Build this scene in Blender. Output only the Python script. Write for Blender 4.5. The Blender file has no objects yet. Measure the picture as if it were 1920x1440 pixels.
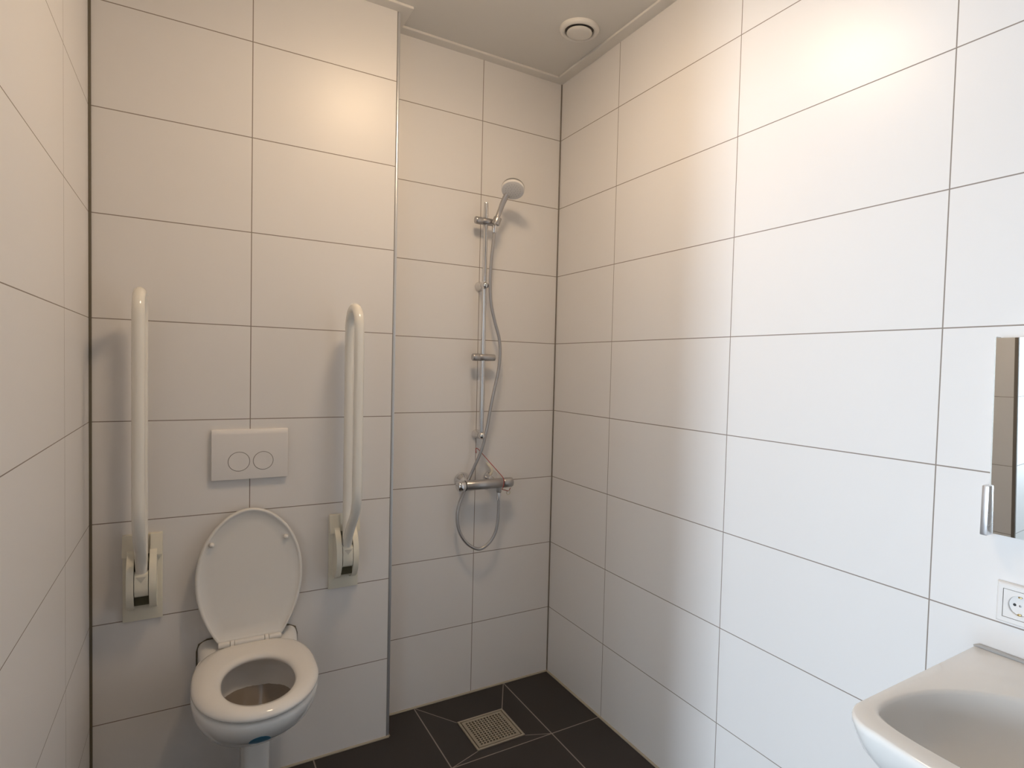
import bpy, bmesh, math
from mathutils import Vector, Matrix

scene = bpy.context.scene
COL = scene.collection
PI = math.pi

# ------------------------------------------------------------------ room measures (metres)
XL, YT, XT, XS, XA = -1.6446, -0.135, -0.774, -1.2312, -0.3772     # left wall, toilet wall, its edge, seams
Y1, YSTEP = -0.4249, 0.604                                          # right wall seams
YCORNER = -1.165                                                    # left wall ends here (doorway)
YDOOR2, YREAR = -2.15, -3.0
XOUT = -1.84                                                        # hall side of the left wall
ZTOP, ZCEIL = 2.6455, 2.6545
XHALL = -6.2
TILE = 0.3

# ------------------------------------------------------------------ materials
def new_mat(name, col, rough=0.5, metal=0.0, spec=0.5, coat=0.0):
    m = bpy.data.materials.new(name); m.use_nodes = True
    b = m.node_tree.nodes['Principled BSDF']
    b.inputs['Base Color'].default_value = (*col, 1)
    b.inputs['Roughness'].default_value = rough
    b.inputs['Metallic'].default_value = metal
    b.inputs['Specular IOR Level'].default_value = spec
    b.inputs['Coat Weight'].default_value = coat
    b.inputs['Coat Roughness'].default_value = 0.05
    return m

def noise_rough(m, scale, lo, hi):
    """procedural variation of the roughness"""
    nt = m.node_tree; N = nt.nodes; b = N['Principled BSDF']
    tc = N.new('ShaderNodeTexCoord'); n = N.new('ShaderNodeTexNoise'); r = N.new('ShaderNodeMapRange')
    n.inputs['Scale'].default_value = scale
    nt.links.new(tc.outputs['Object'], n.inputs['Vector'])
    nt.links.new(n.outputs['Fac'], r.inputs['Value'])
    r.inputs['To Min'].default_value = lo; r.inputs['To Max'].default_value = hi
    nt.links.new(r.outputs['Result'], b.inputs['Roughness'])
    return m

class NB:
    """tiny node builder for scalar maths"""
    def __init__(s, m):
        s.nt = m.node_tree; s.N = s.nt.nodes; s.b = s.N['Principled BSDF']
        g = s.N.new('ShaderNodeNewGeometry'); sep = s.N.new('ShaderNodeSeparateXYZ')
        s.nt.links.new(g.outputs['Position'], sep.inputs[0])
        s.pos = g.outputs['Position']; s.X, s.Y, s.Z = sep.outputs
    def m(s, op, a, b=None, c=None):
        n = s.N.new('ShaderNodeMath'); n.operation = op
        for i, v in enumerate((a, b, c)):
            if v is None: continue
            if isinstance(v, (int, float)): n.inputs[i].default_value = v
            else: s.nt.links.new(v, n.inputs[i])
        return n.outputs[0]
    def near(s, v, centre, half):      # 1 where |v-centre| < half
        return s.m('COMPARE', v, centre, half)
    def periodic(s, v, start, step, half):
        w = s.m('PINGPONG', s.m('SUBTRACT', v, start), step / 2)
        return s.m('LESS_THAN', w, half)
    def mix(s, fac, c1, c2, node=None):
        n = s.N.new('ShaderNodeMix'); n.data_type = 'RGBA'
        s.nt.links.new(fac, n.inputs['Factor'])
        for k, c in ((6, c1), (7, c2)):
            if isinstance(c, tuple): n.inputs[k].default_value = (*c, 1)
            else: s.nt.links.new(c, n.inputs[k])
        return n.outputs[2]
    def noise(s, scale, detail=2.0):
        n = s.N.new('ShaderNodeTexNoise'); n.inputs['Scale'].default_value = scale
        n.inputs['Detail'].default_value = detail
        s.nt.links.new(s.pos, n.inputs['Vector']); return n.outputs['Fac']

TILE_WHITE = (0.80, 0.785, 0.775)
GROUT = (0.29, 0.25, 0.22)

def tile_mat(name, axis, seams=(), periodic=None, half=0.0014):
    m = new_mat(name, TILE_WHITE, 0.34, spec=0.42)
    k = NB(m)
    mask = k.periodic(k.Z, 0.0, TILE, half)
    h = k.X if axis == 'X' else k.Y
    for sx in seams:
        mask = k.m('MAXIMUM', mask, k.near(h, sx, half))
    if periodic:
        mask = k.m('MAXIMUM', mask, k.periodic(h, periodic[0], periodic[1], half))
    col = k.mix(mask, TILE_WHITE, GROUT)
    k.nt.links.new(col, k.b.inputs['Base Color'])
    rr = k.m('ADD', k.m('MULTIPLY', mask, 0.5), 0.35)
    k.nt.links.new(rr, k.b.inputs['Roughness'])
    bm_ = k.N.new('ShaderNodeBump'); bm_.inputs['Distance'].default_value = 0.0008; bm_.inputs['Strength'].default_value = 0.6
    k.nt.links.new(k.m('SUBTRACT', 1.0, mask), bm_.inputs['Height'])
    k.nt.links.new(bm_.outputs[0], k.b.inputs['Normal'])
    return m

def floor_mat():
    m = new_mat('dark_floor_tile', (0.03, 0.025, 0.023), 0.45, spec=0.4)
    k = NB(m)
    half = 0.0022
    mask = k.m('MAXIMUM', k.periodic(k.X, -0.2222, 0.4025, half), k.periodic(k.Y, -0.4165, 0.4165, half))
    # the tile round the drain is cut along its diagonals
    cx, cy = -0.4062, -0.264
    inx = k.m('COMPARE', k.X, -0.4235, 0.2013); iny = k.m('COMPARE', k.Y, -0.20825, 0.20825)
    inside = k.m('MULTIPLY', inx, iny)
    corners = [(-0.2222, 0.0, -0.3090, -0.1645), (-0.6247, 0.0, -0.5040, -0.1645),
               (-0.2222, -0.4165, -0.3090, -0.3640), (-0.6247, -0.4165, -0.5040, -0.3640)]
    for (ax, ay, bx, by) in corners:
        dx, dy = bx - ax, by - ay; ln = math.hypot(dx, dy); nx, ny = -dy / ln, dx / ln
        d = k.m('ADD', k.m('MULTIPLY', k.X, nx), k.m('ADD', k.m('MULTIPLY', k.Y, ny), -(ax * nx + ay * ny)))
        t = k.m('ADD', k.m('MULTIPLY', k.X, dx / ln), k.m('ADD', k.m('MULTIPLY', k.Y, dy / ln), -(ax * dx + ay * dy) / ln))
        seg = k.m('MULTIPLY', k.near(d, 0.0, half * 0.8), k.near(t, ln / 2, ln / 2 + 0.004))
        mask = k.m('MAXIMUM', mask, seg)
    n = k.noise(5.0, 4.0)
    base = k.mix(n, (0.022, 0.019, 0.018), (0.042, 0.034, 0.031))
    col = k.mix(mask, base, (0.27, 0.235, 0.21))
    k.nt.links.new(col, k.b.inputs['Base Color'])
    k.nt.links.new(k.m('ADD', k.m('MULTIPLY', n, 0.15), 0.42), k.b.inputs['Roughness'])
    return m

M = {}
M['tile_toilet'] = tile_mat('white_wall_tile_toilet', 'X', (XS,))
M['tile_back'] = tile_mat('white_wall_tile_shower', 'X', (XA,))
M['tile_right'] = tile_mat('white_wall_tile_right', 'Y', periodic=(Y1, YSTEP))
M['tile_left'] = tile_mat('white_wall_tile_left', 'Y', (-0.5246,), half=0.0011)
M['tile_rear'] = tile_mat('white_wall_tile_rear', 'X', periodic=(-0.2, YSTEP))
M['floor'] = floor_mat()
M['ceiling'] = noise_rough(new_mat('ceiling_paint', (0.74, 0.73, 0.70), 0.8), 40, .75, .9)
M['batten'] = noise_rough(new_mat('white_painted_batten', (0.80, 0.78, 0.74), 0.4), 20, .35, .45)
M['plaster'] = noise_rough(new_mat('white_plaster', (0.75, 0.75, 0.74), 0.8), 30, .75, .9)
M['hall_floor'] = noise_rough(new_mat('grey_hall_floor', (0.25, 0.24, 0.23), 0.5), 10, .4, .6)
M['alu'] = noise_rough(new_mat('aluminium_trim', (0.62, 0.635, 0.66), 0.3, metal=0.65), 60, .26, .36)
M['sil_beige'] = noise_rough(new_mat('beige_sealant', (0.40, 0.355, 0.28), 0.6), 40, .5, .7)
M['sil_brown'] = noise_rough(new_mat('brown_sealant', (0.125, 0.105, 0.07), 0.6), 40, .5, .7)
M['sil_taupe'] = noise_rough(new_mat('taupe_sealant', (0.20, 0.175, 0.145), 0.6), 40, .5, .7)
M['sil_grey'] = noise_rough(new_mat('grey_sealant', (0.42, 0.42, 0.42), 0.5), 40, .45, .6)
M['porcelain'] = noise_rough(new_mat('white_porcelain', (0.80, 0.79, 0.77), 0.07, spec=0.5), 15, .05, .10)
M['seat'] = noise_rough(new_mat('white_seat_plastic', (0.80, 0.775, 0.74), 0.11, spec=0.5), 12, .09, .14)
M['lid'] = noise_rough(new_mat('white_lid_plastic', (0.76, 0.745, 0.715), 0.3, spec=0.5), 12, .26, .34)
M['plate'] = noise_rough(new_mat('white_flush_plastic', (0.80, 0.78, 0.765), 0.3), 15, .26, .34)
M['rail'] = noise_rough(new_mat('white_rail_coating', (0.82, 0.80, 0.745), 0.1, spec=0.6), 15, .07, .12)
M['bracket'] = noise_rough(new_mat('cream_bracket_plastic', (0.80, 0.77, 0.66), 0.32), 15, .28, .38)
M['olive'] = noise_rough(new_mat('dark_olive_gap_shade', (0.075, 0.068, 0.035), 0.6), 30, .5, .7)  # dark tone of the rail hinge gap, shade put into the colour
M['groove'] = noise_rough(new_mat('grey_groove', (0.22, 0.20, 0.185), 0.6), 30, .5, .7)
M['triangle'] = noise_rough(new_mat('grey_print', (0.60, 0.58, 0.51), 0.5), 30, .45, .55)
M['chrome'] = noise_rough(new_mat('chrome', (0.74, 0.74, 0.75), 0.07, metal=1.0), 12, .05, .10)
M['chrome_soft'] = noise_rough(new_mat('satin_chrome', (0.46, 0.45, 0.45), 0.3, metal=0.85), 20, .26, .36)
M['hand_white'] = noise_rough(new_mat('white_shower_plastic', (0.80, 0.79, 0.78), 0.35), 20, .3, .4)
M['nozzle'] = noise_rough(new_mat('grey_nozzle_rubber', (0.45, 0.45, 0.46), 0.6), 20, .5, .7)
M['red'] = noise_rough(new_mat('red_cord', (0.42, 0.05, 0.045), 0.7), 200, .6, .8)
M['cord_plastic'] = noise_rough(new_mat('ivory_plastic', (0.75, 0.70, 0.58), 0.35), 20, .3, .4)
M['steel'] = noise_rough(new_mat('brushed_steel', (0.42, 0.37, 0.29), 0.42, metal=0.5), 90, .36, .5)
M['dark'] = noise_rough(new_mat('dark_void', (0.012, 0.011, 0.010), 0.8), 20, .7, .9)
M['black'] = noise_rough(new_mat('black_plastic', (0.015, 0.015, 0.015), 0.5), 20, .4, .6)
M['brass'] = noise_rough(new_mat('brass_contact', (0.55, 0.40, 0.16), 0.3, metal=1.0), 20, .25, .35)
M['blue'] = noise_rough(new_mat('blue_sticker', (0.03, 0.16, 0.27), 0.35), 20, .3, .4)
M['white_plastic'] = noise_rough(new_mat('white_socket_plastic', (0.80, 0.79, 0.78), 0.25), 15, .2, .3)
M['silver'] = noise_rough(new_mat('brushed_silver', (0.72, 0.72, 0.74), 0.3, metal=0.8), 60, .24, .34)
M['mirror'] = noise_rough(new_mat('mirror_glass', (0.86, 0.87, 0.85), 0.01, metal=1.0), 5, .005, .012)
M['bevel'] = noise_rough(new_mat('bright_mirror_edge', (0.80, 0.82, 0.80), 0.25, metal=0.4), 20, .2, .3)
M['water'] = noise_rough(new_mat('bowl_water', (0.30, 0.25, 0.21), 0.03, spec=0.5), 6, .02, .05)

# inner bowl colour: brownish below a slightly wavering height
def bowl_mat():
    m = new_mat('two_tone_porcelain', (0.78, 0.76, 0.73), 0.08)
    k = NB(m)
    n = k.noise(14.0, 3.0)
    lvl = k.m('ADD', k.Z, k.m('MULTIPLY', k.m('SUBTRACT', n, 0.5), 0.02))
    f = k.m('LESS_THAN', lvl, 0.388)
    col = k.mix(f, (0.78, 0.76, 0.73), k.mix(n, (0.30, 0.25, 0.205), (0.39, 0.335, 0.285)))
    k.nt.links.new(col, k.b.inputs['Base Color'])
    return m
M['bowl'] = bowl_mat()

lamp_m = new_mat('lamp_diffuser', (0.9, 0.88, 0.82), 0.4)
_b = lamp_m.node_tree.nodes['Principled BSDF']
_b.inputs['Emission Color'].default_value = (1.0, 0.726, 0.464, 1)
_b.inputs['Emission Strength'].default_value = 47.0
M['lamp'] = lamp_m

# ------------------------------------------------------------------ object helpers
def finish(name, bm, mat, smooth=None, origin=None):
    bmesh.ops.remove_doubles(bm, verts=bm.verts, dist=1e-6)
    bmesh.ops.recalc_face_normals(bm, faces=bm.faces)
    if origin is not None:
        bmesh.ops.translate(bm, verts=bm.verts, vec=-Vector(origin))
    me = bpy.data.meshes.new(name); bm.to_mesh(me); bm.free()
    if smooth is not None:
        me.shade_smooth()
        me.set_sharp_from_angle(angle=math.radians(smooth))
    me.materials.append(M[mat] if isinstance(mat, str) else mat)
    o = bpy.data.objects.new(name, me); COL.objects.link(o)
    return o

def thing(name, label, cat, loc, group=None):
    o = bpy.data.objects.new(name, None); COL.objects.link(o)
    o.empty_display_size = 0.05
    o.location = loc; o['label'] = label; o['category'] = cat
    if group: o['group'] = group
    return o

def part(name, bm, mat, parent, smooth=35, label=None):
    """mesh given in world coordinates, stored relative to its thing"""
    root = parent
    while root.parent: root = root.parent
    o = finish(name, bm, mat, smooth, root.location)
    o.parent = parent
    if label: o['label'] = label
    return o

def struct(name, bm, mat, smooth=None, parent=None):
    o = finish(name, bm, mat, smooth)
    if parent: o.parent = parent
    else: o['kind'] = 'structure'
    return o

def box(bm, x0, x1, y0, y1, z0, z1, bev=0.0, seg=2):
    r = bmesh.ops.create_cube(bm, size=1)
    vs = r['verts']
    bmesh.ops.scale(bm, vec=(abs(x1 - x0), abs(y1 - y0), abs(z1 - z0)), verts=vs)
    bmesh.ops.translate(bm, vec=((x0 + x1) / 2, (y0 + y1) / 2, (z0 + z1) / 2), verts=vs)
    if bev:
        es = list({e for v in vs for e in v.link_edges})
        bmesh.ops.bevel(bm, geom=es, offset=bev, segments=seg, profile=0.5, affect='EDGES')
    return bm

def B(*a, **k): return box(bmesh.new(), *a, **k)

def loft(bm, rings, cap0=True, cap1=True, closed=True):
    vr = [[bm.verts.new(p) for p in r] for r in rings]
    n = len(rings[0])
    for i in range(len(vr) - 1):
        for j in range(n if closed else n - 1):
            k = (j + 1) % n
            bm.faces.new((vr[i][j], vr[i][k], vr[i + 1][k], vr[i + 1][j]))
    if cap0: bm.faces.new(list(reversed(vr[0])))
    if cap1: bm.faces.new(vr[-1])
    return bm

def frame(d):
    d = Vector(d).normalized()
    a = Vector((0, 0, 1)) if abs(d.z) < 0.9 else Vector((1, 0, 0))
    u = d.cross(a).normalized(); return u, d.cross(u).normalized()

def lathe(bm, centre, axis, prof, n=32):
    """prof: list of (radius, height along axis)"""
    c = Vector(centre); d = Vector(axis).normalized(); u, v = frame(d)
    rings = []
    for r, h in prof:
        r = max(r, 1e-5)
        rings.append([c + d * h + (u * math.cos(2 * PI * i / n) + v * math.sin(2 * PI * i / n)) * r for i in range(n)])
    return loft(bm, rings)

def catmull(P, sub=8):
    P = [Vector(p) for p in P]; Q = [2 * P[0] - P[1]] + P + [2 * P[-1] - P[-2]]; out = []
    for i in range(1, len(Q) - 2):
        for s in range(sub):
            t = s / sub; a, b, c, d = Q[i - 1], Q[i], Q[i + 1], Q[i + 2]
            out.append(0.5 * ((2 * b) + (c - a) * t + (2 * a - 5 * b + 4 * c - d) * t * t + (3 * b - a - 3 * c + d) * t ** 3))
    out.append(P[-1]); return out

def tube(bm, path, r, n=14, ends=True):
    path = [Vector(p) for p in path]; rings = []; u = None
    for i, p in enumerate(path):
        t = (path[min(i + 1, len(path) - 1)] - path[max(i - 1, 0)]).normalized()
        if u is None: u, _ = frame(t)
        u = (u - t * u.dot(t)).normalized(); v = t.cross(u)
        rr = r(i / (len(path) - 1)) if callable(r) else r
        rings.append([p + (u * math.cos(2 * PI * k / n) + v * math.sin(2 * PI * k / n)) * rr for k in range(n)])
    return loft(bm, rings, ends, ends)

def prism(bm, pts, axis, a, b):
    """extrude a 2-D polygon along 'X','Y' or 'Z' from a to b"""
    def P(p, t):
        if axis == 'X': return (t, p[0], p[1])
        if axis == 'Y': return (p[0], t, p[1])
        return (p[0], p[1], t)
    return loft(bm, [[P(p, a) for p in pts], [P(p, b) for p in pts]])

def bevel_all(bm, off, seg=2, ang=30):
    es = [e for e in bm.edges if len(e.link_faces) == 2 and e.calc_face_angle(0) > math.radians(ang)]
    bmesh.ops.bevel(bm, geom=es, offset=off, segments=seg, profile=0.5, affect='EDGES')
    return bm

def interp(tab, t):
    for (a, va), (b, vb) in zip(tab, tab[1:]):
        if a <= t <= b: return va + (vb - va) * (t - a) / (b - a)
    return tab[0][1] if t < tab[0][0] else tab[-1][1]

# ================================================================== THE SETTING
# floor with a shallow dip towards the shower drain
DX0, DX1, DY0, DY1, DZ = -0.504, -0.309, -0.364, -0.1645, -0.009
OX0, OX1, OY0, OY1 = -0.6247, -0.2222, -0.4165, 0.0
bm = bmesh.new()
V = lambda x, y, z=0.0: bm.verts.new((x, y, z))
o = [V(OX0, OY0), V(OX1, OY0), V(OX1, OY1), V(OX0, OY1)]
i = [V(DX0, DY0, DZ), V(DX1, DY0, DZ), V(DX1, DY1, DZ), V(DX0, DY1, DZ)]
for a in range(4): bm.faces.new((o[a], o[(a + 1) % 4], i[(a + 1) % 4], i[a]))
p = [V(XOUT, YREAR), V(OX0, YREAR), V(OX1, YREAR), V(0, YREAR)]
q = [V(XOUT, OY0), V(0, OY0)]; s = [V(XOUT, 0), V(0, 0)]
bm.faces.new((p[0], p[1], o[0], q[0])); bm.faces.new((p[1], p[2], o[1], o[0])); bm.faces.new((p[2], p[3], q[1], o[1]))
bm.faces.new((q[0], o[0], o[3], s[0])); bm.faces.new((o[1], q[1], s[1], o[2]))
# pit below the grate and a slab underneath
w = [bm.verts.new((v.co.x, v.co.y, -0.06)) for v in i]
for a in range(4): bm.faces.new((i[a], i[(a + 1) % 4], w[(a + 1) % 4], w[a]))
bm.faces.new(list(reversed(w)))
struct('floor', bm, 'floor')

struct('ceiling', B(XOUT, 0.0, YREAR, 0.0, ZCEIL, ZCEIL + 0.1), 'ceiling')
struct('wall_toilet', B(XL, XT, YT, 0.0, 0, ZCEIL), 'tile_toilet')
struct('wall_back', B(XL - .1, 0.1, 0.0, 0.1, 0, ZCEIL), 'tile_back')
struct('wall_right', B(0.0, 0.1, YREAR, 0.0, 0, ZCEIL), 'tile_right')
struct('wall_left', B(XOUT, XL, YCORNER, 0.0, 0, ZCEIL), 'tile_left')
struct('wall_left_near', B(XOUT, XL, YREAR, YDOOR2, 0, ZCEIL), 'tile_left')
struct('wall_left_lintel', B(XOUT, XL, YDOOR2, YCORNER, 2.12, ZCEIL), 'tile_left')
struct('wall_rear', B(XOUT, 0.1, YREAR - 0.1, YREAR, 0, ZCEIL), 'tile_rear')
# the hall the daylight comes through
HW0, HW1 = -2.22, -1.52
HY0, HY1 = -2.7, -0.95
struct('wall_hall_north', B(XHALL, XOUT, HY1, HY1 + .1, 0, ZCEIL), 'plaster')
struct('wall_hall_south', B(XHALL, XOUT, HY0 - .1, HY0, 0, ZCEIL), 'plaster')
bm = bmesh.new()
box(bm, XHALL - .1, XHALL, HY0, HW0, 0, ZCEIL); box(bm, XHALL - .1, XHALL, HW1, HY1, 0, ZCEIL)
box(bm, XHALL - .1, XHALL, HW0, HW1, 2.0, ZCEIL)
struct('wall_hall_end', bm, 'plaster')
struct('floor_hall', B(XHALL, XOUT, HY0, HY1, -.06, 0), 'hall_floor')
struct('ceiling_hall', B(XHALL, XOUT, HY0, HY1, ZCEIL, ZCEIL + .1), 'plaster')

struct('trim_7', B(XT, XT + .0022, YT + .0006, YT + .012, .006, ZTOP), 'groove')      # joint beside the strip
# aluminium edge strips on outside corners
def edge_strip(n, x0, x1, y0, y1, mt='alu'):
    struct('trim_%d' % n, B(x0, x1, y0, y1, 0.006, ZTOP, bev=0.0025, seg=3), mt, 40)
edge_strip(1, XT + 0.0018, XT + 0.0115, YT - 0.0022, YT + 0.010)
edge_strip(2, XL - 0.012, XL + 0.002, YCORNER - 0.010, YCORNER + 0.004, 'sil_taupe')

# sealant beads in the corners and along the floor
def bead(n, pts, r, mat):
    bm = bmesh.new(); tube(bm, pts, r, 8)
    struct('trim_%d' % n, bm, mat, 60)
bead(3, [(XL + .001, YT - .001, 0.004), (XL + .001, YT - .001, ZTOP)], 0.0055, 'sil_brown')
bead(4, [(-.001, -.001, 0.004), (-.001, -.001, ZTOP)], 0.0036, 'sil_taupe')
R = 0.0055
bm = bmesh.new()
tube(bm, [(XL + .004, YT - .001, .001), (XT + .010, YT - .001, .001)], R, 8)
tube(bm, [(XT + .011, YT, .001), (XT + .011, -.006, .001)], R, 8)
tube(bm, [(XT + .016, -.001, .001), (-.004, -.001, .001)], R, 8)
tube(bm, [(-.001, -.006, .001), (-.001, YREAR, .001)], R, 8)
tube(bm, [(XL + .001, YT - .006, .001), (XL + .001, YCORNER, .001)], R, 8)
struct('trim_5', bm, 'sil_beige', 60)

# ceiling batten running round the room
W, BT = 0.045, 0.0003
bm = bmesh.new()
outer = [(XL, YCORNER), (XL, YT), (XT, YT), (XT, 0.0), (0.0, 0.0), (0.0, YREAR)]
inner = [(XL + W, YCORNER), (XL + W, YT - W), (XT + W, YT - W), (XT + W, -W), (-W, -W), (-W, YREAR)]
prof = []
rings = []
for (ox, oy), (ix, iy) in zip(outer, inner):
    ex, ey = (ix - ox), (iy - oy); b = 0.05
    rings.append([(ox, oy, ZCEIL - BT), (ox, oy, ZTOP), (ix - ex * b, iy - ey * b, ZTOP), (ix, iy, ZTOP + .0008), (ix, iy, ZCEIL - BT)])
loft(bm, rings)
struct('trim_6', bm, 'batten')

# ================================================================== CEILING VALVE
c = (-0.1705, -0.397, ZCEIL)
t = thing('exhaust_vent', 'round white ventilation valve in the ceiling above the shower corner', 'vent', c)
bm = bmesh.new()
lathe(bm, c, (0, 0, -1), [(.0735, 0), (.0740, .004), (.0715, .011), (.066, .015), (.060, .0155), (.055, .012), (.0525, .004), (.0525, .0005)], 48)
part('rim', bm, 'batten', t, 50)
bm = bmesh.new()
lathe(bm, c, (0, 0, -1), [(.012, .0005), (.012, .012), (.040, .012), (.0465, .014), (.0475, .017), (.045, .0195), (.030, .0215), (.0, .022)], 48)
part('valve_disc', bm, 'batten', t, 50)
bm = bmesh.new()
lathe(bm, c, (0, 0, -1), [(.0522, .0003), (.0522, .002), (.0, .002)], 40)
part('air_gap', bm, 'groove', t, 50, 'grey gap behind the disc')

# ================================================================== CEILING LAMP (lights the room)
LX, LY = -0.76, -0.95
t = thing('ceiling_lamp', 'round glowing drum lamp on the ceiling in front of the toilet wall', 'lamp', (LX, LY, ZCEIL))
bm = bmesh.new()
lathe(bm, (LX, LY, ZCEIL), (0, 0, -1), [(.136, 0), (.138, .003), (.138, .034), (.132, .036), (.132, .026), (.0, .026)], 48)
part('lamp_housing', bm, 'white_plastic', t, 40)
bm = bmesh.new()
lathe(bm, (LX, LY, ZCEIL), (0, 0, -1), [(.1315, .028), (.1315, .066), (.128, .072), (.10, .080), (.05, .084), (.0, .085)], 48)
part('diffuser', bm, 'lamp', t, 60)

# ================================================================== FLUSH PLATE
PX0, PX1, PZ0, PZ1 = -1.3405, -1.1195, 1.006, 1.171
t = thing('flush_plate', 'white dual flush plate on the tiled wall above the toilet', 'flush plate', ((PX0 + PX1) / 2, YT, PZ0))
bm = bmesh.new()
def rect(x0, x1, z0, z1, y): return [(x0, y, z0), (x1, y, z0), (x1, y, z1), (x0, y, z1)]
loft(bm, [rect(PX0 + .002, PX1 - .002, PZ0 + .004, PZ1 - .004, YT + .0005), rect(PX0 + .001, PX1 - .001, PZ0 + .002, PZ1 - .003, YT - .006),
          rect(PX0, PX1, PZ0, PZ1 - .004, YT - .009), rect(PX0 + .001, PX1 - .001, PZ0 + .001, PZ1 - .014, YT - .0145),
          rect(PX0 + .004, PX1 - .004, PZ0 + .005, PZ1 - .020, YT - .0155)])
part('plate', bm, 'plate', t, 25)
for bx, rr in ((-1.2635, .0315), (-1.1935, .0300)):
    bz = 1.0645
    bm = bmesh.new(); lathe(bm, (bx, YT - .0152, bz), (0, -1, 0), [(rr, 0), (rr, .0006), (rr - .0018, .0006), (rr - .0018, .0)], 48)
    g = part('button_ring', bm, 'groove', t, 40, 'thin grey ring round the button')
    bm = bmesh.new(); lathe(bm, (bx, YT - .0152, bz), (0, -1, 0), [(rr - .0016, 0), (rr - .0018, .0011), (rr - .006, .0011), (rr - .014, .0004), (.0, .0001)], 48)
    part('flush_button', bm, 'plate', t, 40)

# ================================================================== TOILET
TX, TZ = -1.231, 0.468
t = thing('toilet', 'white wall-hung toilet with its lid up between two grab rails', 'toilet', (TX, YT, 0))

def yring(tab_front, n=64):
    pass
def oval(cx, yb, yf, hw, z, n=64, e_back=2.0, e_front=2.0, ymax=None, wback=None):
    """egg outline: widest at ymax, closing to wback at the back edge yb, round at the front yf"""
    pts = []
    for k in range(n):
        a = 2 * PI * k / n
        ca, sa = math.cos(a), math.sin(a)
        if sa <= 0:                                   # front half (towards -y)
            x = hw * math.copysign(abs(ca) ** (2 / e_front), ca); y = ymax + (ymax - yf) * -abs(sa) ** (2 / e_front)
        else:
            x = hw * math.copysign(abs(ca) ** (2 / e_back), ca); y = ymax + (yb - ymax) * abs(sa) ** (2 / e_back)
        pts.append((cx + x, y, z))
    return pts

# --- ceramic bowl: outer shell lofted down, inner basin lofted back up
N = 64
YW = YT - 0.0005
def shell(z, yf, hw, ymax=-0.40, e=3.0):
    return oval(TX, YW, yf, hw, z, N, e, 2.05, ymax)
bm = bmesh.new()
key = [(.4610, -.634, .1590, -.41), (.452, -.6405, .1630, -.41), (.436, -.638, .1622, -.405), (.415, -.624, .1585, -.40), (.39, -.600, .152, -.387), (.36, -.556, .142, -.37),
       (.33, -.512, .130, -.35), (.305, -.466, .116, -.33), (.285, -.420, .100, -.31), (.270, -.375, .083, -.285), (.258, -.328, .063, -.26), (.250, -.285, .042, -.235)]
z_f = catmull([(k_[0], k_[1], k_[2]) for k_ in key], 3); y_m = catmull([(k_[3], 0, 0) for k_ in key], 3)
outer_r = [shell(p_.x, p_.y, p_.z, m_.x, 3.4) for p_, m_ in zip(z_f, y_m)]
hole = dict(yb=-.285, yf=-.605, hw=.104, ymax=-.43)
inner_r = [oval(TX, -.28, -.600, .106, .463, N, 2.2, 2.1, -.43), oval(TX, -.276, -.602, .109, .455, N, 2.2, 2.1, -.43),
           oval(TX, -.27, -.602, .112, .425, N, 2.2, 2.1, -.43), oval(TX, -.285, -.580, .107, .39, N, 2.2, 2.1, -.43), oval(TX, -.30, -.548, .097, .355, N, 2.2, 2.1, -.43),
           oval(TX, -.325, -.505, .078, .325, N, 2.2, 2.1, -.42), oval(TX, -.345, -.462, .052, .305, N, 2.2, 2.1, -.41), oval(TX, -.36, -.44, .03, .298, N, 2.2, 2.1, -.40)]
deck = oval(TX, -.24, -.609, .130, .4645, N, 2.6, 2.1, -.42)
loft(bm, list(reversed(outer_r)) + [deck] + inner_r[:1], True, False)
part('ceramic_body', bm, 'porcelain', t, 50)
bm = bmesh.new(); loft(bm, inner_r, False, True)
part('bowl_interior', bm, 'bowl', t, 60, 'inner bowl, browner in its lower part')
bm = bmesh.new(); loft(bm, [oval(TX, -.336, -.488, .067, .3168, 48, 2.2, 2.1, -.42), oval(TX, -.336, -.488, .067, .3172, 48, 2.2, 2.1, -.42)])
part('water', bm, 'water', t, 60, 'still water in the bowl')
# --- raised back that meets the wall
bm = bmesh.new()
def back(y, hw, z0, z1, r):
    pts = []
    for sx in (1, -1):
        arc = [(hw - r + r * math.sin(a), z1 - r + r * math.cos(a)) for a in [k * PI / 12 for k in range(7)]]
        arc = arc if sx == 1 else list(reversed([(-x, z) for x, z in arc]))
        pts.append(arc)
    # arc runs from the top middle outward: right side then down, left side up
    right = pts[0]; left = pts[1]
    loop = right + [(hw, z0), (-hw, z0)] + left
    return [(TX + x, y, z) for x, z in loop]
loft(bm, [back(YW, .144, .405, .497, .028), back(-.16, .1435, .405, .496, .028), back(-.185, .141, .41, .489, .03), back(-.21, .139, .415, .478, .032), back(-.235, .136, .43, .4695, .03)])
part('back_shelf', bm, 'porcelain', t, 50)
# dark sealant line where the ceramic meets the wall
bm = bmesh.new()
line = [(TX - .1455, -.1375, .30), (TX - .1455, -.1375, .465), (TX - .140, -.1375, .487), (TX - .118, -.1375, .4985), (TX + .118, -.1375, .4985), (TX + .140, -.1375, .487), (TX + .1455, -.1375, .465), (TX + .1455, -.1375, .42)]
tube(bm, line, .0028, 8)
part('wall_seal', bm, 'sil_brown', t, 60, 'dark sealant line along the wall')
# --- support post under the bowl
bm = bmesh.new()
prism(bm, [(TX + .041 * math.copysign(abs(math.cos(a)) ** .5, math.cos(a)) + .011, -.235 + .055 * math.copysign(abs(math.sin(a)) ** .5, math.sin(a))) for a in [2 * PI * k / 40 for k in range(40)]], 'Z', .0, .25)
part('support_post', bm, 'porcelain', t, 50)

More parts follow.
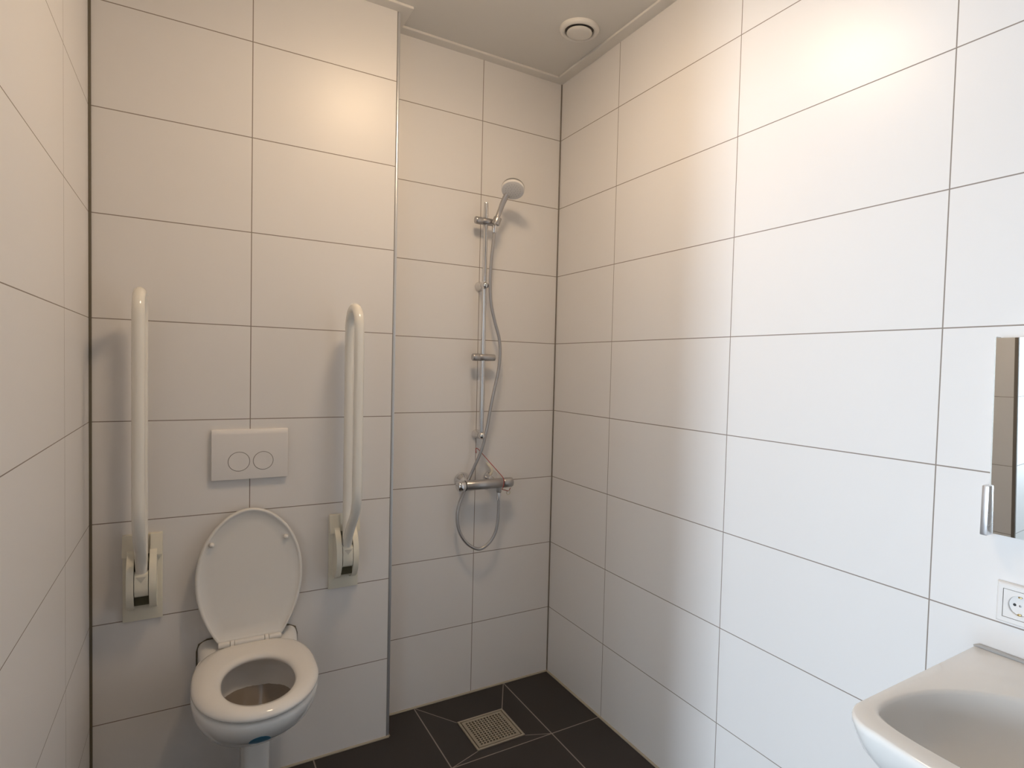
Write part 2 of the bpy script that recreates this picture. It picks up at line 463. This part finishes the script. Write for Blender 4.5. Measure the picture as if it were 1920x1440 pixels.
# --- seat ring
def seat_out(z, g=0.0):
    return oval(TX, -.192 - g, -.654 + g, .1625 - g, z, 72, 2.9, 2.02, -.425)
def seat_in(z, g=0.0):
    return oval(TX + .002, -.3145 + g, -.600 - g, .0915 + g, z, 72, 2.15, 2.0, -.462)
bm = bmesh.new()
loft(bm, [seat_in(.474, .006), seat_in(.480, .001), seat_in(.486, .002), seat_in(.4925, .008), seat_in(.4955, .020), seat_out(.4965, .030), seat_out(.4945, .017), seat_out(.489, .006), seat_out(.482, .001), seat_out(.476, .0), seat_out(.4725, .003), seat_in(.4725, .012)], False, False)
# close underside
st = part('seat', bm, 'seat', t, 60)
# --- hinge knuckles and bar
HZ, HY = .497, -.205
bm = bmesh.new()
for x0, x1 in ((TX - .090, TX - .058), (TX - .045, TX + .040), (TX + .053, TX + .089)):
    lathe(bm, (x0, HY, HZ), (1, 0, 0), [(.0, 0), (.0085, 0), (.0095, .001), (.0095, x1 - x0 - .001), (.0085, x1 - x0), (0, x1 - x0)], 20)
part('hinge_bar', bm, 'lid', t, 40)
for hx in (TX - .0515, TX + .0465):
    bm = bmesh.new(); lathe(bm, (hx - .0055, HY, HZ), (1, 0, 0), [(.0, 0), (.0105, 0), (.0112, .001), (.0112, .010), (.0105, .011), (0, .011)], 20)
    box(bm, hx - .0055, hx + .0055, HY - .028, HY, HZ - .012, HZ - .001, bev=.002)
    part('hinge_knuckle', bm, 'seat', t, 40)
for hx in (TX - .080, TX + .076):
    bm = bmesh.new(); lathe(bm, (hx, HY + .004, .469), (0, 0, 1), [(.014, 0), (.014, .012), (.011, .018), (.008, .020), (0, .020)], 20)
    part('hinge_foot', bm, 'seat', t, 40)
# --- lid, standing up and leaning back a little
LW, LH0, LH1 = .1535, .200, .4165
half_w = [(h, LW - .062 * ((LH0 - h) / LH0) ** 2.1) for h in [LH0 * k / 12 for k in range(12)]] + [(LH0 + (LH1 - LH0) * math.sin(PI / 2 * k / 20), LW * math.cos(PI / 2 * k / 20) ** 1.06) for k in range(20)] + [(LH1, 0.0)]
LEAN = math.radians(4.0)
def lid_pt(x, h, d):
    """h along the lid from the hinge, d towards the room"""
    return (TX + .0015 + x, HY + .012 + h * math.sin(LEAN) - d * math.cos(LEAN), HZ + .003 + h * math.cos(LEAN) + d * math.sin(LEAN))
hw_s = [Vector((a, b, 0)) for a, b in half_w]
def lid_ring(inset, d):
    cxh = .2; pts = []
    for p_ in hw_s: pts.append((p_.y, p_.x))
    full = pts + [(-x, h) for x, h in reversed(pts[:-1])]
    out = []
    for x, h in full:
        v = Vector((x, h - cxh)); L_ = v.length
        v *= (L_ - inset) / L_
        out.append(lid_pt(v.x, v.y + cxh, d))
    return out
bm = bmesh.new()
loft(bm, [lid_ring(.012, -.009), lid_ring(.004, -.008), lid_ring(.0, -.003), lid_ring(.0005, .006), lid_ring(.003, .0095), lid_ring(.0075, .0100), lid_ring(.0105, .0075), lid_ring(.014, .004), lid_ring(.05, .0035)])
part('lid', bm, 'lid', t, 50)
for x, h in ((-.1085, .311), (.103, .312)):
    bm = bmesh.new()
    cpt = Vector(lid_pt(x, h, .003)); dr = Vector(lid_pt(x, h, .02)) - cpt
    lathe(bm, cpt, dr, [(.0075, 0), (.0078, .005), (.0068, .010), (.0045, .013), (0, .0142)], 20)
    part('bumper', bm, 'seat', t, 50)
# --- blue sticker under the front of the bowl
from mathutils.bvhtree import BVHTree
def onto(obj, origin, direction):
    me = obj.data
    off = obj.parent.location if obj.parent else Vector((0, 0, 0))
    tr = BVHTree.FromPolygons([v.co + off for v in me.vertices], [p_.vertices for p_ in me.polygons])
    return tr.ray_cast(Vector(origin), Vector(direction))
body = [c_ for c_ in COL.objects if c_.name == 'ceramic_body'][0]
STK0, STKD = (-1.2400, -.6600, .3170), (.02, .63, .777)
bm = bmesh.new()
nrm = None
hit, nrm, _, _ = onto(body, STK0, STKD)
u_ = Vector((1, 0, 0)); v_ = nrm.cross(u_).normalized()
pts = []
for k in range(24):
    a = 2 * PI * k / 24
    p0 = hit + nrm * .05 + u_ * (.026 * math.cos(a)) + v_ * (.034 * math.sin(a))
    h2 = onto(body, p0, -nrm)
    pts.append((h2[0], h2[1]))
ctr = onto(body, hit + nrm * .05, -nrm)
top = [bm.verts.new(p_ + n_ * .0012) for p_, n_ in pts]; low = [bm.verts.new(p_ + n_ * .0001) for p_, n_ in pts]
cv = bm.verts.new(ctr[0] + ctr[1] * .0014)
for k in range(24):
    j = (k + 1) % 24
    bm.faces.new((cv, top[k], top[j])); bm.faces.new((top[k], low[k], low[j], top[j]))
part('sticker', bm, 'blue', t, 40, 'blue oval sticker under the bowl')

# ================================================================== GRAB RAILS
def make_rail(name, X, label):
    t = thing(name, label, 'grab rail', (X, YT, .598), 'fold-up grab rails beside the toilet')
    Y = lambda d: YT - d
    bm = B(X - .050, X + .050, Y(.011), Y(0), .598, .861, bev=.003)
    part('wall_plate', bm, 'bracket', t, 40)
    for s_ in (-1, 1):                                     # thick upper blocks either side of the tube
        bm = bmesh.new(); prism(bm, [(Y(.010), .800), (Y(.036), .800), (Y(.036), .812), (Y(.020), .8605), (Y(.010), .8605)], 'X', X + s_ * .0195, X + s_ * .0495); bevel_all(bm, .003, 2, 20)
        part('upper_block', bm, 'bracket', t, 40)
    prof_ = [(.010, .638), (.030, .641), (.056, .657), (.076, .688), (.0835, .722), (.079, .757), (.064, .787), (.047, .806), (.035, .818), (.010, .824)]
    prof_ = [(p_.x, p_.y) for p_ in catmull([(a, b, 0) for a, b in prof_], 4)]
    for s_ in (-1, 1):
        bm = bmesh.new(); prism(bm, [(Y(d), z) for d, z in prof_], 'X', X + s_ * .0185, X + s_ * .0365)
        bevel_all(bm, .003, 2, 40)
        part('side_cheek', bm, 'bracket', t, 40)
    bm = B(X - .0180, X + .0180, Y(.060), Y(.010), .661, .800, bev=.001)
    part('hinge_gap_shade', bm, 'olive', t, 40, 'dark olive block coloured as the shaded gap behind the hinge')  # solid block in the hinge slot; its colour carries the gap's shade
    prof_ = [(.020, .690), (.070, .690), (.080, .698), (.084, .715), (.084, .740), (.081, .757), (.070, .764), (.020, .764)]
    bm = bmesh.new(); prism(bm, [(Y(d), z) for d, z in prof_], 'X', X - .0165, X + .0165); bevel_all(bm, .003, 2, 20)
    hb = part('hinge_block', bm, 'bracket', t, 40)
    bm = bmesh.new()                                       # small printed triangle, point down
    prism(bm, [(X - .012, .752), (X + .012, .752), (X, .735)], 'Y', Y(.0826), Y(.0848))
    part('arrow_mark', bm, 'triangle', hb, None, 'grey triangle pointing down')
    # the bent tube: front leg curves back to the hinge, rear leg runs straight down
    r_ = .0152; dr, df = .062, .200; dm = (dr + df) / 2; ra = (df - dr) / 2; zc = 1.587 - r_ - ra
    arch = [(X, Y(dm + ra * math.cos(a)), zc + ra * math.sin(a)) for a in [PI * k / 20 for k in range(21)]]
    low = catmull([(X, Y(.058), .735), (X, Y(.066), .765), (X, Y(.084), .800), (X, Y(.120), .842), (X, Y(.160), .880), (X, Y(.187), .920), (X, Y(df), .965), (X, Y(df), 1.02)], 6)
    path = low + [(X, Y(df), z) for z in (1.1, 1.2, 1.3, 1.4)] + arch + [(X, Y(dr), z) for z in (1.4, 1.3, 1.2, 1.1, 1.0, .9, .8, .74)]
    bm = bmesh.new(); tube(bm, path, r_, 20)
    part('bent_tube', bm, 'rail', t, 60)
    return t
make_rail('grab_rail', -1.5165, 'white fold-up grab rail left of the toilet, nearest the left wall')
make_rail('grab_rail', -.9365, 'white fold-up grab rail right of the toilet, nearest the shower')

# ================================================================== SHOWER RAIL
RX, RY = -.3772, -.052
t = thing('shower_rail', 'chrome vertical shower rail on the tiled wall of the shower', 'shower rail', (RX, 0, 1.085))
bm = bmesh.new(); lathe(bm, (RX, RY, 1.092), (0, 0, 1), [(0, 0), (.009, .0), (.0095, .002), (.0095, .9595), (.009, .9625), (0, .9625)], 24)
part('riser_pole', bm, 'chrome', t, 50)
for z in (1.7205, 1.1055):
    bm = bmesh.new()
    lathe(bm, (RX, 0, z), (0, -1, 0), [(.0, 0), (.0205, 0), (.0205, .004), (.016, .010), (.0125, .018), (.0115, .034), (.0125, .046), (.0150, .054), (.0152, .062), (.0125, .069), (.006, .073), (0, .074)], 32)
    part('wall_bracket', bm, 'chrome', t, 50)
def slider(z, x0, x1, nm):
    bm = bmesh.new()
    L_ = x1 - x0
    lathe(bm, (x0, RY - .002, z), (1, 0, 0), [(0, 0), (.013, .0), (.0148, .002), (.0152, .008), (.0152, .026), (.0140, .028), (.0140, .031), (.0152, .033), (.0150, L_ * .62), (.0135, L_ - .004), (.0125, L_), (0, L_)], 32)
    return part(nm, bm, 'chrome_soft', t, 40, 'satin chrome sliding clamp')
s1 = slider(1.979, RX - .047, RX + .050, 'hand_shower_slider')
bm = bmesh.new(); lathe(bm, (RX + .030, RY - .030, 1.966), (.06, -.03, .22), [(.0155, 0), (.016, .004), (.0165, .028), (.015, .030), (.0115, .030), (.0105, .001)], 28)
part('handset_cradle', bm, 'chrome_soft', s1, 40)
s2 = slider(1.427, RX - .047, RX + .052, 'lower_slider')

# ------------------------------------------------------------------ hand shower
hp = [(-.3520, -.085, 1.962), (-.3465, -.087, 1.985), (-.336, -.090, 2.015), (-.325, -.100, 2.054), (-.314, -.112, 2.085)]
t = thing('hand_shower', 'white-faced hand shower hanging in the slider at the top of the rail', 'hand shower', hp[0])
bm = bmesh.new(); tube(bm, catmull(hp, 6), lambda s_: .0085 + .0035 * s_, 18)
part('handle', bm, 'chrome_soft', t, 60, 'satin chrome handle')
hc = Vector((-.2985, -.134, 2.107)); hn = Vector((-.25, -.50, -.83)).normalized()
bm = bmesh.new(); lathe(bm, hc, -hn, [(.0455, -.002), (.0468, .003), (.045, .008), (.036, .015), (.022, .022), (.010, .026), (0, .027)], 40)
part('head_shell', bm, 'chrome_soft', t, 50)
bm = bmesh.new(); lathe(bm, hc, hn, [(.0452, -.001), (.0462, .001), (.0464, .009), (.0448, .0125), (.041, .0140), (.0, .0145)], 40)
part('spray_face', bm, 'hand_white', t, 35, 'pale white spray face')
bm = bmesh.new()
fu, fv = frame(hn)
for ring_r, cnt in ((.010, 6), (.020, 12), (.030, 18)):
    for k in range(cnt):
        a = 2 * PI * k / cnt
        lathe(bm, hc + hn * .0138 + (fu * math.cos(a) + fv * math.sin(a)) * ring_r, hn, [(.0013, 0), (.0011, .0016), (0, .0018)], 6)
part('nozzles', bm, 'nozzle', t, None)

# ------------------------------------------------------------------ hose
hose = [(-.3535, -.0855, 1.961), (-.3555, -.085, 1.925), (-.357, -.085, 1.891), (-.362, -.080, 1.817), (-.362, -.075, 1.731), (-.353, -.070, 1.646), (-.332, -.066, 1.571), (-.311, -.064, 1.507), (-.305, -.064, 1.440), (-.313, -.064, 1.363), (-.330, -.064, 1.285), (-.345, -.064, 1.208), (-.358, -.064, 1.131), (-.373, -.056, 1.054), (-.393, -.042, .991), (-.413, -.030, .935), (-.434, -.028, .881), (-.459, -.038, .833), (-.472, -.045, .784), (-.467, -.050, .726), (-.445, -.055, .680), (-.413, -.060, .649), (-.377, -.062, .635), (-.344, -.065, .650), (-.316, -.067, .684), (-.304, -.070, .727), (-.299, -.070, .783), (-.2995, -.070, .838)]
t = thing('shower_hose', 'grey metal shower hose looping from the mixer up to the hand shower', 'hose', hose[-1])
pth = catmull(hose, 10)
Ls = [0.0]
for a, b in zip(pth, pth[1:]): Ls.append(Ls[-1] + (b - a).length)
tot = Ls[-1]; dense = []; step = .0022; j = 0
for k in range(int(tot / step)):
    s_ = k * step
    while Ls[j + 1] < s_: j += 1
    f_ = (s_ - Ls[j]) / (Ls[j + 1] - Ls[j]); dense.append(pth[j].lerp(pth[j + 1], f_))
idx = {'k': 0}
rads = [.0068 if k % 2 else .0061 for k in range(len(dense))]
bm = bmesh.new(); nn = len(dense) - 1
tube(bm, dense, lambda s_: rads[min(nn, int(round(s_ * nn)))], 12)
part('corrugated_hose', bm, 'chrome_soft', t, 60)
bm = bmesh.new(); lathe(bm, (-.2995, -.070, .832), (0, 0, 1), [(.0068, 0), (.0088, .002), (.0098, .02), (.0098, .034), (.007, .036), (0, .036)], 20)
part('outlet_nut', bm, 'chrome', t, 40)
bm = bmesh.new(); lathe(bm, (-.3550, -.0853, 1.930), (.05, .0, 1), [(.0066, 0), (.0085, .004), (.0098, .024), (.0098, .030), (0, .030)], 20)
part('handset_nut', bm, 'chrome', t, 40)

# ================================================================== MIXER TAP
MX0, MX1, MY, MZ = -.4885, -.2365, -.072, .9055
t = thing('shower_mixer', 'chrome thermostatic bar mixer with a hose under it in the shower', 'mixer tap', ((MX0 + MX1) / 2, 0, MZ))
bm = bmesh.new(); L_ = MX1 - MX0
lathe(bm, (MX0 + .038, MY, MZ), (1, 0, 0), [(0, 0), (.019, 0), (.0205, .002), (.0205, L_ - .088), (.019, L_ - .086), (0, L_ - .086)], 36)
part('mixer_body', bm, 'chrome_soft', t, 40)
bm = bmesh.new()
lathe(bm, (MX0, MY, MZ), (1, 0, 0), [(0, 0), (.012, .0005), (.0185, .004), (.0212, .010), (.0215, .034), (.0195, .0365), (0, .0365)], 36)
kn = part('temperature_knob', bm, 'chrome', t, 40)
bm = bmesh.new(); lathe(bm, (MX0 + .0335, MY, MZ), (1, 0, 0), [(.0208, 0), (.0219, .0005), (.0219, .003), (.0208, .0035)], 36)
part('knob_ring', bm, 'black', kn, 40, 'thin black ring on the knob')
bm = bmesh.new()
lathe(bm, (MX1, MY, MZ), (-1, 0, 0), [(0, 0), (.012, .0005), (.0185, .004), (.0208, .010), (.0208, .044), (.0195, .0465), (0, .0465)], 36)
part('flow_knob', bm, 'chrome_soft', t, 40)
for ex in (-.438, -.308):
    bm = bmesh.new(); lathe(bm, (ex, 0, MZ + .012), (0, -1, -.16), [(0, .0), (.0330, .0), (.0335, .003), (.030, .010), (.021, .026), (.0165, .036), (.0155, .052), (.0155, .066), (0, .066)], 36)
    part('wall_escutcheon', bm, 'chrome', t, 50)
bm = bmesh.new(); lathe(bm, (-.2995, MY + .002, MZ - .012), (0, 0, -1), [(.011, 0), (.011, .022), (.0100, .026), (0, .026)], 24)
part('hose_outlet', bm, 'chrome_soft', t, 40)
bm = bmesh.new(); lathe(bm, (-.36, MY - .002, MZ - .014), (0, -.2, -1), [(.006, 0), (.006, .008), (0, .009)], 16)
part('screw_cap', bm, 'chrome_soft', t, 40)

# ================================================================== RED PULL CORD
cord = [(-.376, -.0035, 1.026), (-.380, -.008, 1.041), (-.376, -.013, 1.047), (-.355, -.024, 1.022), (-.326, -.044, .984), (-.300, -.072, .947), (-.291, -.0925, .928), (-.290, -.0965, .908), (-.292, -.0925, .889), (-.291, -.083, .880), (-.273, -.074, .874), (-.254, -.070, .868), (-.244, -.066, .879)]
t = thing('pull_cord', 'thin red cord with an ivory clip slung over the shower mixer', 'cord', cord[0])
bm = bmesh.new(); tube(bm, catmull(cord, 6), .0014, 8)
part('red_string', bm, 'red', t, 60)
bm = bmesh.new(); tube(bm, catmull([(-.331, -.012, .985), (-.322, -.016, .972), (-.3125, -.020, .957), (-.312, -.022, .945), (-.322, -.024, .934)], 6), lambda s_: .0035 + .0035 * math.sin(PI * s_), 10)
part('ivory_clip', bm, 'cord_plastic', t, 60)
bm = bmesh.new()
tube(bm, [Vector((-.254 + .008 * math.cos(a), -.0695, .861 + .008 * math.sin(a))) for a in [2 * PI * k / 20 for k in range(21)]], .002, 8)
part('end_ring', bm, 'cord_plastic', t, 60)

# ================================================================== FLOOR DRAIN
t = thing('floor_drain', 'square perforated metal floor drain set in the dark shower floor', 'drain', ((DX0 + DX1) / 2, (DY0 + DY1) / 2, DZ))
ft, ftop = .0085, DZ + .004
bm = bmesh.new()
for a in ((DX0, DX1, DY0, DY0 + ft), (DX0, DX1, DY1 - ft, DY1), (DX0, DX0 + ft, DY0 + ft, DY1 - ft), (DX1 - ft, DX1, DY0 + ft, DY1 - ft)):
    box(bm, *a, DZ - .012, ftop, bev=.0008, seg=1)
part('drain_frame', bm, 'steel', t, None)
gx0, gx1, gy0, gy1 = DX0 + ft + .0035, DX1 - ft - .0035, DY0 + ft + .0035, DY1 - ft - .0035
nh = 12; mar = .0125
def cuts(a, b):
    w_ = (b - a - 2 * mar); pit = w_ / (nh - .38); out = [a]
    for k in range(nh):
        s_ = a + mar + k * pit; out += [s_, s_ + pit * .62]
    return out + [b]
cx_, cy_ = cuts(gx0, gx1), cuts(gy0, gy1)
bm = bmesh.new(); grid = [[bm.verts.new((x, y, DZ + .003)) for y in cy_] for x in cx_]
for a in range(len(cx_) - 1):
    for b in range(len(cy_) - 1):
        if a % 2 == 1 and b % 2 == 1 and a < len(cx_) - 1 and b < len(cy_) - 1: continue
        bm.faces.new((grid[a][b], grid[a + 1][b], grid[a + 1][b + 1], grid[a][b + 1]))
r_ = bmesh.ops.extrude_face_region(bm, geom=list(bm.faces))
bmesh.ops.translate(bm, vec=(0, 0, -.003), verts=[g_ for g_ in r_['geom'] if isinstance(g_, bmesh.types.BMVert)])
part('grate', bm, 'steel', t, None)
bm = B(DX0 + .004, DX1 - .004, DY0 + .004, DY1 - .004, -.055, -.030)
part('sump', bm, 'dark', t, None, 'dark sump below the grate')

# ================================================================== WASHBASIN
SY0, SW, SX = -1.727, .60, .487            # left side at the wall, width, projection
SYC = SY0 - SW / 2; SZ = .836
t = thing('washbasin', 'white ceramic washbasin on the right wall below the mirror', 'washbasin', (0, SYC, .64))
NB_ = 96
def super_pt(a, hx, hy, e):
    ca, sa = math.cos(a), math.sin(a)
    return hx * math.copysign(abs(ca) ** (2 / e), ca), hy * math.copysign(abs(sa) ** (2 / e), sa)
def basin_outer(z, sc_x, sc_y, wallx=-.0008, bow=.02):
    """outline seen from above: straight back on the wall, rounded front corners, slightly bowed front"""
    pts = []; X = SX * sc_x; H = SW / 2 * sc_y; r = .062
    per = []
    def add(x, y): per.append((x, y))
    m_ = NB_ // 8
    for k in range(m_): add(wallx, H - 2 * H * (1 - k / m_) if False else -H + 2 * H * k / m_)        # back, -y to +y
    for k in range(m_ * 2): add(wallx - (X - r) * k / (m_ * 2), H - .006 * k / (m_ * 2))              # left side going out
    for k in range(m_): a = PI / 2 * k / m_; add(-(X - r) - r * math.sin(a), H - .006 - r + r * math.cos(a))
    Hf = H - .006 - r
    for k in range(m_): yy = Hf - 2 * Hf * k / m_; add(-X - bow * (1 - (yy / Hf) ** 2), yy)
    for k in range(m_): a = PI / 2 * k / m_; add(-(X - r) - r * math.cos(a), -Hf - r * math.sin(a))
    for k in range(m_ * 2): add(-(X - r) + (X - r + wallx) * k / (m_ * 2), -H + .006 - .006 * k / (m_ * 2))
    return [(x, SYC + y, z) for x, y in per]
bm = bmesh.new()
levels = [(.640, .42, .30, -.03), (.655, .52, .42, -.02), (.675, .64, .56, -.012), (.70, .76, .71, 0), (.73, .870, .84, 0), (.76, .940, .92, 0), (.785, .974, .965, 0), (.805, .990, .987, 0), (.822, .999, .998, 0), (.830, 1.0, 1.0, 0), (.8345, .996, .997, 0), (.836, .990, .992, 0)]
loft(bm, [basin_outer(z, a, b, bow=.02) for z, a, b, _ in levels], True, False)
# inner bowl: D-like oval, rim plate bridged to it
def basin_inner(z, g, shift=0.0):
    out = []
    n = len(basin_outer(z, 1, 1))
    # follow the angle of the outer outline about the bowl centre so that the bridge quads stay tidy
    cxx, cyy = -.368, SYC
    for (x, y, _) in basin_outer(SZ, .99, .992):
        a = math.atan2(y - cyy, x - cxx)
        ca, sa = math.cos(a), math.sin(a)
        hx = (.258 if ca > 0 else .088) * g; hy = .270 * g
        e = 2.0 if ca > 0 else 4.2
        rr = (abs(ca / hx) ** e + abs(sa / hy) ** e) ** (-1 / e)
        out.append((cxx + shift + rr * ca, cyy + rr * sa, z))
    return out
ring_top = basin_outer(.836, .990, .992)
inn = [(.8358, 1.02), (.8345, 1.0), (.829, .988), (.818, .975), (.795, .945), (.765, .89), (.740, .78), (.722, .60), (.712, .36), (.708, .12)]
rings = [ring_top] + [basin_inner(z, g, (1 - g) * .075) for z, g in inn]
loft(bm, rings, False, True)
part('basin', bm, 'porcelain', t, 60)
bm = bmesh.new(); lathe(bm, (-.285, SYC, .7085), (0, 0, 1), [(.0, .0), (.031, .0), (.032, .002), (.027, .0035), (.022, .001), (0, .0005)], 32)
part('drain_ring', bm, 'chrome', t, 40)
bm = bmesh.new()
pthb = [(-.003, SY0 - .008, SZ - .012), (-.003, SY0 - .003, SZ + .001), (-.003, SY0 - .010, SZ + .003), (-.003, SY0 - SW + .010, SZ + .003), (-.003, SY0 - SW + .003, SZ - .004)]
tube(bm, pthb, .0045, 10)
part('wall_sealant', bm, 'sil_grey', t, 60, 'grey sealant line along the wall')

# ================================================================== MIRROR CABINET
CY0, CY1, CZ0, CZ1, CXF = -1.7485, -2.3485, 1.079, 1.476, -.021
t = thing('mirror_cabinet', 'mirrored cabinet on the right wall above the washbasin', 'mirror cabinet', (0, (CY0 + CY1) / 2, CZ0))
bm = B(-.014, -.0005, CY1 + .004, CY0 - .004, CZ0 + .004, CZ1 - .004, bev=.001)
part('cabinet_body', bm, 'white_plastic', t, 40)
bm = bmesh.new()
TL = .0145                                         # the door leans forward a touch at its top
def cab(y0, y1, z0, z1, xf, xb):
    f_ = lambda z: xf - TL * (z - CZ0) / (CZ1 - CZ0)
    return loft(bm, [[(xb, y0, z0), (xb, y1, z0), (xb, y1, z1), (xb, y0, z1)], [(f_(z0), y0, z0), (f_(z0), y1, z0), (f_(z1), y1, z1), (f_(z1), y0, z1)]])
cab(CY0 - .0025, CY1 + .0025, CZ0 + .0025, CZ1 - .0025, CXF, -.0145)
door = part('mirror_door', bm, 'mirror', t, None, 'mirror glass')
e_ = .0025
for ya, yb in ((CY0, CY0 - e_), (CY1 + e_, CY1)):
    bm = bmesh.new(); cab(ya, yb, CZ0, CZ1, CXF + .0002, -.0145)
    part('polished_edge', bm, 'bevel', door, None, 'bright polished edge')
bm = B(-.0345, -.012, -1.7525, -1.7385, 1.0765, 1.1775, bev=.0025)
part('door_handle', bm, 'silver', door, 40, 'silver clip handle')

# ================================================================== SOCKET
QY, QZ = -1.8045, .9465
t = thing('wall_socket', 'white wall socket between the mirror and the washbasin', 'socket', (0, QY, QZ))
def frame_plate(h0, h1, x0, x1, ang=None):
    pass
bm = bmesh.new()
def sq(h, x): return [(x, QY + h, QZ + h), (x, QY - h, QZ + h), (x, QY - h, QZ - h), (x, QY + h, QZ - h)]
loft(bm, [sq(.0405, -.0004), sq(.0405, -.005), sq(.0385, -.009), sq(.036, -.0105), sq(.0286, -.0105), sq(.0283, -.004)], True, True)
part('cover_frame', bm, 'white_plastic', t, 30)
bm = bmesh.new()
h = .0275
n4 = 48
sqr = []; circ = []; circ2 = []; circ3 = []
for k in range(n4):
    a = 2 * PI * k / n4; ca, sa = math.cos(a), math.sin(a); m_ = max(abs(ca), abs(sa))
    sqr.append((-.0100, QY + h * ca / m_, QZ + h * sa / m_))
    circ.append((-.0105, QY + .0205 * ca, QZ + .0205 * sa)); circ2.append((-.0095, QY + .0192 * ca, QZ + .0192 * sa))
    circ3.append((.0035, QY + .0180 * ca, QZ + .0180 * sa))
sqb = [(-.0045, y, z) for _, y, z in sqr]
loft(bm, [sqb, sqr, circ, circ2, [(-.0040, y, z) for _, y, z in circ2]], True, False)
ins = part('socket_insert', bm, 'white_plastic', t, 30)
bm = bmesh.new()
lathe(bm, (-.0046, QY, QZ), (-1, 0, 0), [(0, 0), (.0188, 0), (.0188, .0008), (0, .0008)], 40)
part('recess_floor', bm, 'white_plastic', ins, 30)
for dy in (.0095, -.0095):
    bm = bmesh.new(); lathe(bm, (-.0052, QY + dy, QZ), (-1, 0, 0), [(0, 0), (.0028, 0), (.0028, .0006), (0, .0006)], 20)
    part('pin_hole', bm, 'black', ins, 30, 'black round pin hole')
for dz in (.0172, -.0172):
    bm = B(-.0098, -.0052, QY - .003, QY + .003, QZ + dz - .0012, QZ + dz + .0012, bev=.0004)
    part('earth_clip', bm, 'brass', ins, 30, 'brass earth contact')
bm = bmesh.new(); lathe(bm, (-.0052, QY, QZ), (-1, 0, 0), [(0, 0), (.0025, 0), (.0022, .0009), (0, .001)], 16)
part('centre_screw', bm, 'chrome', ins, 30)

# ================================================================== LIGHT
sun = bpy.data.lights.new('hall_daylight', 'AREA'); sun.shape = 'RECTANGLE'
sun.size = HW1 - HW0; sun.size_y = 1.9
sun.energy = 212; sun.color = (0.743, 0.868, 1.0)
so = bpy.data.objects.new('hall_daylight', sun); COL.objects.link(so)
so.location = (XHALL + .02, (HW0 + HW1) / 2, 1.0)
so.rotation_euler = (0, -PI / 2, 0)
so.rotation_euler = Matrix(((0, 0, -1), (1, 0, 0), (0, -1, 0))).to_euler()   # -Z of the lamp looks along +X

wd = bpy.data.worlds.new('world'); scene.world = wd; wd.use_nodes = True
wd.node_tree.nodes['Background'].inputs[0].default_value = (0.743, 0.868, 1.0, 1)
wd.node_tree.nodes['Background'].inputs[1].default_value = 1.0

# ================================================================== CAMERA
cam = bpy.data.cameras.new('camera'); co = bpy.data.objects.new('camera', cam); COL.objects.link(co)
yaw, pitch, roll = map(math.radians, (-31.7707, -2.0989, 1.5175))
F_, PXC, PYC = 1119.3673, 1051.6016, 731.8005
f = Vector((-math.sin(yaw) * math.cos(pitch), math.cos(yaw) * math.cos(pitch), math.sin(pitch)))
r0 = Vector((math.cos(yaw), math.sin(yaw), 0)); u0 = r0.cross(f)
rx = math.cos(roll) * r0 + math.sin(roll) * u0; up = -math.sin(roll) * r0 + math.cos(roll) * u0
mat = Matrix((rx, up, -f)).transposed().to_4x4()
mat.translation = Vector((-1.3938, -2.3082, 1.3903))
co.matrix_world = mat
cam.sensor_fit = 'HORIZONTAL'; cam.sensor_width = 36.0
cam.lens = F_ / 1920 * 36.0
cam.shift_x = -(PXC - 960) / 1920
cam.shift_y = (PYC - 720) / 1920
cam.clip_start = .02; cam.clip_end = 50
scene.camera = co

vs = scene.view_settings
vs.view_transform = 'Standard'; vs.look = 'None'; vs.exposure = 0.0; vs.gamma = 1.0
vs.use_curve_mapping = False
